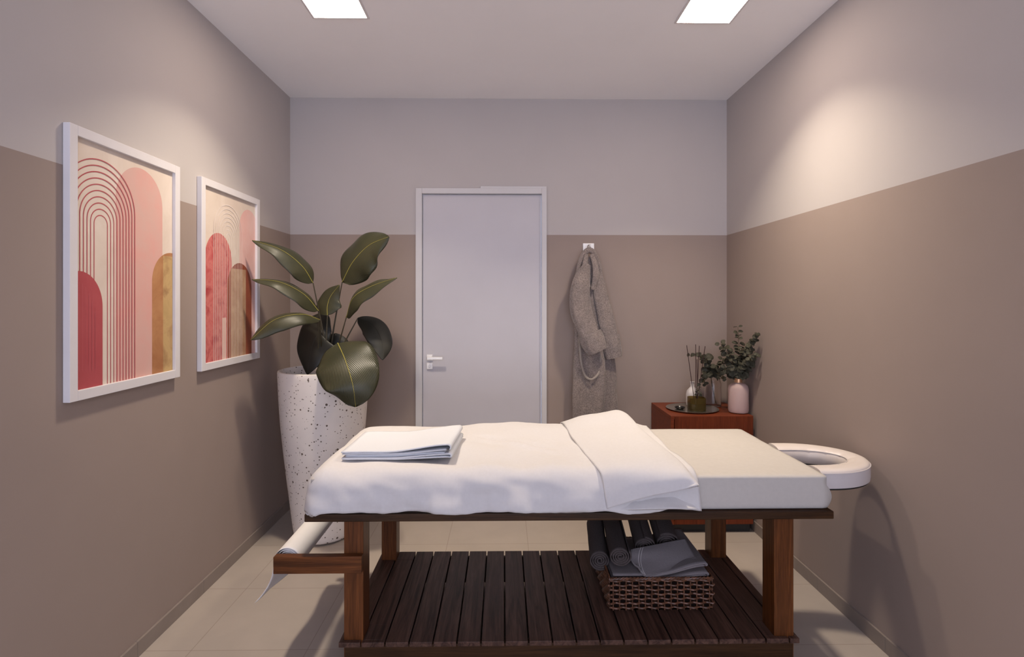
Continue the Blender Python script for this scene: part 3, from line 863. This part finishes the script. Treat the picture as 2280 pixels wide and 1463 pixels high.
for px_, py_, YY, mx, my_ in ((1538, 792, 3.42, 1575, 800), (1562, 858, 3.34, 1578, 830), (1572, 800, 3.44, 1584, 822), (1610, 800, 3.44, 1600, 825)):
    sprig([bot2, top2, at(mx, my_, 3.47), at(px_, py_, YY)], 10, .0215, L2, 'eucalyptus sprigs in the glass vase')
# small sprig in the jar
sprig([Vector((jx, jy, jz+.05)), Vector((jx+.01, jy-.005, jz+.10)), at(1556, 862, 3.33)], 5, .009, 'tiny green sprig tucked into the olive glass diffuser jar', None)

# ------------------------------------------------------------------ potted plant
PX, PY = -1.062, 3.200
plant = thing('potted_plant', (PX, PY, 0), 'broad-leaved dark green plant in a tall speckled planter near the back left corner', 'potted plant')
prof = cr_curve([Vector(p) for p in ((.150, 0.0, 0), (.170, .06, 0), (.192, .238, 0), (.211, .398, 0), (.2365, .638, 0), (.249, .82, 0), (.2555, .975, 0))], 30)
mb = MB(); mb.lathe(PX, PY, [(0, .0), (.128, 0.0), (.140, .006)] + [(p.x, max(p.y, .014)) for p in prof] + [(.2535, .981), (.243, .983), (.238, .978), (.234, .94), (.232, .90), (0, .90)], 72)
mb.build('planter', 'terrazzo', plant, angle=50)
mb = MB(); mb.lathe(PX, PY, [(.2315, .905), (.20, .917), (.1, .925), (0, .922)], 36, False); mb.build('soil', 'soil', plant)
def big_leaf(base, mid, tip, w, face, foot, cup=.25, wave=.02, fold=0.0, wpos=.42, twist=0.0, ex0=.55, ex1=.8, rib_r=.0016, mat='leaf'):
    """blade with midrib from base over mid to tip; face = rough direction of the upper side"""
    n, m = 34, 16
    Q = cr_curve([base, mid, tip], n) if not isinstance(mid, list) else cr_curve([base]+mid+[tip], n)
    fv = Vector(face).normalized(); mb = MB(); rows = []; rib = []
    for i, p in enumerate(Q):
        t = i/n; tan = (Q[min(i+1, n)]-Q[max(i-1, 0)]).normalized()
        s_ = tan.cross(fv).normalized(); up = s_.cross(tan).normalized()
        if twist:
            a = twist*t; s2 = s_*math.cos(a)+up*math.sin(a); up = up*math.cos(a)-s_*math.sin(a); s_ = s2
        if t < wpos: k = math.sin(PI/2*(t/wpos))**ex0
        else: k = math.cos(PI/2*((t-wpos)/(1-wpos)))**ex1
        ww = w*max(k, .015); row = []
        for j in range(m+1):
            q = (j/m)*2-1
            h = -cup*ww*q*q + wave*w*math.sin(t*17+q*2+w*40)*abs(q)**2 + fold*ww*abs(q) + .004*math.cos(q*PI*8)*0
            v = p + s_*ww*q*(1-.12*cup*q*q) + up*h
            if v.x < XL+.012: v.x = XL+.012
            if v.y > YB-.012: v.y = YB-.012
            row.append(v)
        rows.append(row); rib.append(p+up*.0008)
    b = mb.grid(rows)
    for i in range(n+1):
        for j in range(m+1): mb.uv[b+i*(m+1)+j] = (j/m, i/n)
    lf = mb.build('leaf', mat, plant, solid=.0012, angle=80)
    rb = MB(); rb.tube([Vector(v) for v in rib], [rib_r*(1-.8*i/n)+.0003 for i in range(n+1)], 6); rb.build('midrib', 'midrib' if mat == 'leaf' else mat, lf)
    st = MB(); ft = Vector(foot); b0 = Vector(base)
    md = ft.lerp(b0, .5) + Vector((0, 0, .05*(b0-ft).length))
    st.tube(cr_curve([ft, md, b0], 14), [.0065-.0035*i/14 for i in range(15)], 8); st.build('stem', 'petiole', plant)
def ft(k): return (PX+.035*math.cos(k*1.7)+.01, PY+.04*math.sin(k*1.7)-.02, .918)
A = at
# upper left
big_leaf(A(697,630,3.06), [A(672,592,3.02), A(625,556,2.98)], A(561,535,2.94), .085, (.25,-.55,.75), ft(0), .30, .03, wpos=.35)
# upper right, broad face to the camera
big_leaf(A(762,628,3.16), [A(786,583,3.13), A(822,546,3.10)], A(866,527,3.06), .140, (-.30,-.88,.35), ft(1), .28, .05, wpos=.38, ex0=.45, rib_r=.0018)
# mid left
big_leaf(A(709,692,3.04), [A(676,655,2.99), A(622,628,2.94)], A(560,622,2.90), .085, (.15,-.42,.88), ft(2), .30, .03, wpos=.33)
# centre, foreshortened
big_leaf(A(729,702,3.10), [A(729,682,3.11), A(736,660,3.12)], A(756,634,3.12), .080, (-.2,-.95,.2), ft(3), .2, .03, wpos=.35)
# right mid
big_leaf(A(771,707,3.12), [A(786,664,3.06), A(826,638,3.03)], A(884,618,3.00), .090, (-.35,-.62,.70), ft(4), .30, .05, wpos=.36)
# lower left, arching down at its tip
big_leaf(A(712,712,3.02), [A(672,700,2.93), A(612,712,2.86)], A(558,757,2.80), .078, (.12,-.50,.86), ft(5), .45, .03, wpos=.62)
# dark one hanging behind on the left
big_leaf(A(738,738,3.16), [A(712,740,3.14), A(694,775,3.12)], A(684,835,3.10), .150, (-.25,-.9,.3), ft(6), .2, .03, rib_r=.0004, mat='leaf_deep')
# right one hanging down
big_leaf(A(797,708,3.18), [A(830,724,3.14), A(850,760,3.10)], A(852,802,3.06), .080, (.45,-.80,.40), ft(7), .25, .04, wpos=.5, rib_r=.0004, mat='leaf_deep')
# big front leaf spilling over the rim
big_leaf(A(752,764,3.02), [A(768,800,2.90), A(785,855,2.82)], A(792,906,2.83), .165, (.08,-.88,.48), ft(8), .16, .045, wpos=.36, ex0=.35, ex1=.55, rib_r=.0022)
# low dark leaf behind the stems
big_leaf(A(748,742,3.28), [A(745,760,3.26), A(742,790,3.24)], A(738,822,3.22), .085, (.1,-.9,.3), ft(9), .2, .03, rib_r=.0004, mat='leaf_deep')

# ------------------------------------------------------------------ bath robe on its hook
hk = at(1310, 552, YB)
t = thing('wall_hook', (hk.x, YB, hk.z), 'small pale square wall hook holding the bathrobe', 'hook')
mb = MB(); mb.box(hk.x-.038, hk.x+.038, YB-.010, YB-.0005, hk.z-.030, hk.z+.030); mb.build('back_plate', 'plate_metal', t, smooth=False, bevel=.002)
mb = MB(); mb.tube([(hk.x+.002, YB-.008, hk.z-.004), (hk.x+.002, YB-.040, hk.z-.008), (hk.x+.002, YB-.050, hk.z+.004), (hk.x+.002, YB-.050, hk.z+.020)], .006, 10); mb.build('peg', 'plate_metal', t)
robe = thing('bathrobe', (hk.x, YB-.06, .55), 'grey terry bathrobe hanging from the wall hook to the right of the door', 'bathrobe')
def loft(mb, secs, n=40, caps=True, sub=6):
    """secs: (px, py, Y, halfwidth_m, depth_m, lobes, amp, phase)"""
    pts = []
    for px_, py_, YY, hw, dp, lb, am, ph in secs: pts.append((at(px_, py_, YY), hw, dp, lb, am, ph))
    cen = cr_curve([p[0] for p in pts], (len(pts)-1)*sub)
    par = [cr_curve([float(p[k]) for p in pts], (len(pts)-1)*sub) for k in (1, 2, 4, 5)]
    lb = secs[0][5]; rows = []
    for i, c in enumerate(cen):
        tan = (cen[min(i+1, len(cen)-1)]-cen[max(i-1, 0)]).normalized()
        sd = Vector((tan.z, 0, -tan.x)); sd = (-sd).normalized() if sd.x*-1 > 0 else sd.normalized()
        if sd.x < 0: sd = -sd
        row = []
        for j in range(n):
            a = 2*PI*j/n; m_ = 1+par[2][i]*math.sin(lb*a+par[3][i]+.4*math.sin(i*.3)) + .14*noisev((math.cos(a)*2.6, math.sin(a)*2.6, i*.13)) + .05*math.sin(9*a+i*.12+par[3][i])
            q = c + sd*(par[0][i]*m_*math.cos(a)) + Vector((0, 1, 0))*(par[1][i]*m_*math.sin(a))
            if q.y > YB-.003: q.y = YB-.003
            row.append(q)
        rows.append(row)
    mb.grid(rows, True, caps); return rows
mb = MB()
loft(mb, [(1311, 572, 3.575, .030, .020, 5, .05, 0), (1309, 590, 3.575, .055, .028, 5, .08, .2), (1310, 620, 3.57, .085, .035, 5, .10, .5), (1311, 670, 3.565, .105, .040, 5, 0.18, .9), (1316, 720, 3.565, .110, .045, 5, 0.20, 1.3),
          (1320, 780, 3.565, .118, .048, 5, 0.22, 1.6), (1321, 840, 3.565, .122, .050, 5, 0.26, 1.9), (1323, 900, 3.565, .124, .050, 5, 0.27, 2.1), (1325, 948, 3.565, .122, .050, 5, 0.27, 2.3)], 64)
mb.build('robe_body', 'terry', robe, angle=80)
def sleeve(secs, cuff):
    mb = MB(); loft(mb, secs, 28); s_ = mb.build('sleeve', 'terry', robe, angle=80)
    mb = MB(); loft(mb, cuff, 28); mb.build('cuff', 'terry', s_, angle=80)
sleeve([(1308, 588, 3.51, .020, .016, 3, .05, 0), (1298, 615, 3.485, .045, .022, 3, .08, .3), (1292, 650, 3.47, .062, .028, 3, .10, .6), (1293, 690, 3.46, .066, .030, 3, .12, .8), (1304, 728, 3.455, .064, .028, 3, .10, 1.0), (1315, 752, 3.452, .064, .027, 3, .06, 1.1)],
       [(1313, 744, 3.45, 0.074, 0.035, 3, .03, 1), (1321, 762, 3.448, 0.075, 0.036, 3, .03, 1), (1331, 783, 3.446, .066, .030, 3, .05, 1)])
sleeve([(1322, 590, 3.55, .020, .015, 3, .05, 2), (1330, 625, 3.54, .040, .022, 3, .08, 2.2), (1338, 670, 3.532, .048, .026, 3, .10, 2.4), (1349, 715, 3.528, .052, .026, 3, .10, 2.6), (1358, 755, 3.525, .052, .026, 3, .06, 2.8)],
       [(1357, 748, 3.524, 0.061, 0.033, 3, .03, 2), (1361, 772, 3.523, 0.061, 0.033, 3, .03, 2), (1366, 797, 3.522, .052, .027, 3, .05, 2)])
mb = MB()
mb.tube(cr_curve([A(1284, 612, 3.54), A(1291, 585, 3.545), A(1300, 566, 3.55), A(1311, 557, 3.55), A(1323, 564, 3.55), A(1333, 588, 3.545), A(1340, 622, 3.54)], 30), [.010+.009*math.sin(PI*i/30) for i in range(31)], 12, .8)
mb.tube(cr_curve([A(1306, 566, 3.535), A(1302, 590, 3.515), A(1303, 612, 3.50), A(1312, 640, 3.49)], 20), [.012+.006*math.sin(PI*i/20) for i in range(21)], 12, .5)
mb.tube(cr_curve([A(1317, 566, 3.535), A(1325, 590, 3.52), A(1326, 615, 3.505), A(1319, 645, 3.50)], 20), [.013+.008*math.sin(PI*i/20) for i in range(21)], 12, .5)
mb.build('collar', 'terry', robe, angle=80)
mb = MB(); mb.tube(cr_curve([A(1290, 742, 3.50), A(1291, 770, 3.505), A(1294, 805, 3.505), A(1302, 835, 3.505), A(1315, 845, 3.50), A(1328, 838, 3.50), A(1336, 822, 3.51), A(1338, 790, 3.51)], 40), .0075, 8, .5)
simple('belt_cloth', (.30, .26, .23), .9); mb.build('belt', 'belt_cloth', robe)
mb = MB(); mb.tube(cr_curve([A(1306, 560, 3.575), A(1309, 548, 3.580), A(1311, 546, 3.578), A(1314, 548, 3.580), A(1317, 560, 3.575)], 16), .003, 8); mb.build('hanging_loop', 'terry', robe)

# ------------------------------------------------------------------ added cool fill light, let in by leaving out the wall behind the camera
w = bpy.data.worlds.new('world'); sc.world = w; w.use_nodes = True
w.node_tree.nodes['Background'].inputs[0].default_value = (.74, .79, 1.0, 1)
w.node_tree.nodes['Background'].inputs[1].default_value = 3.5
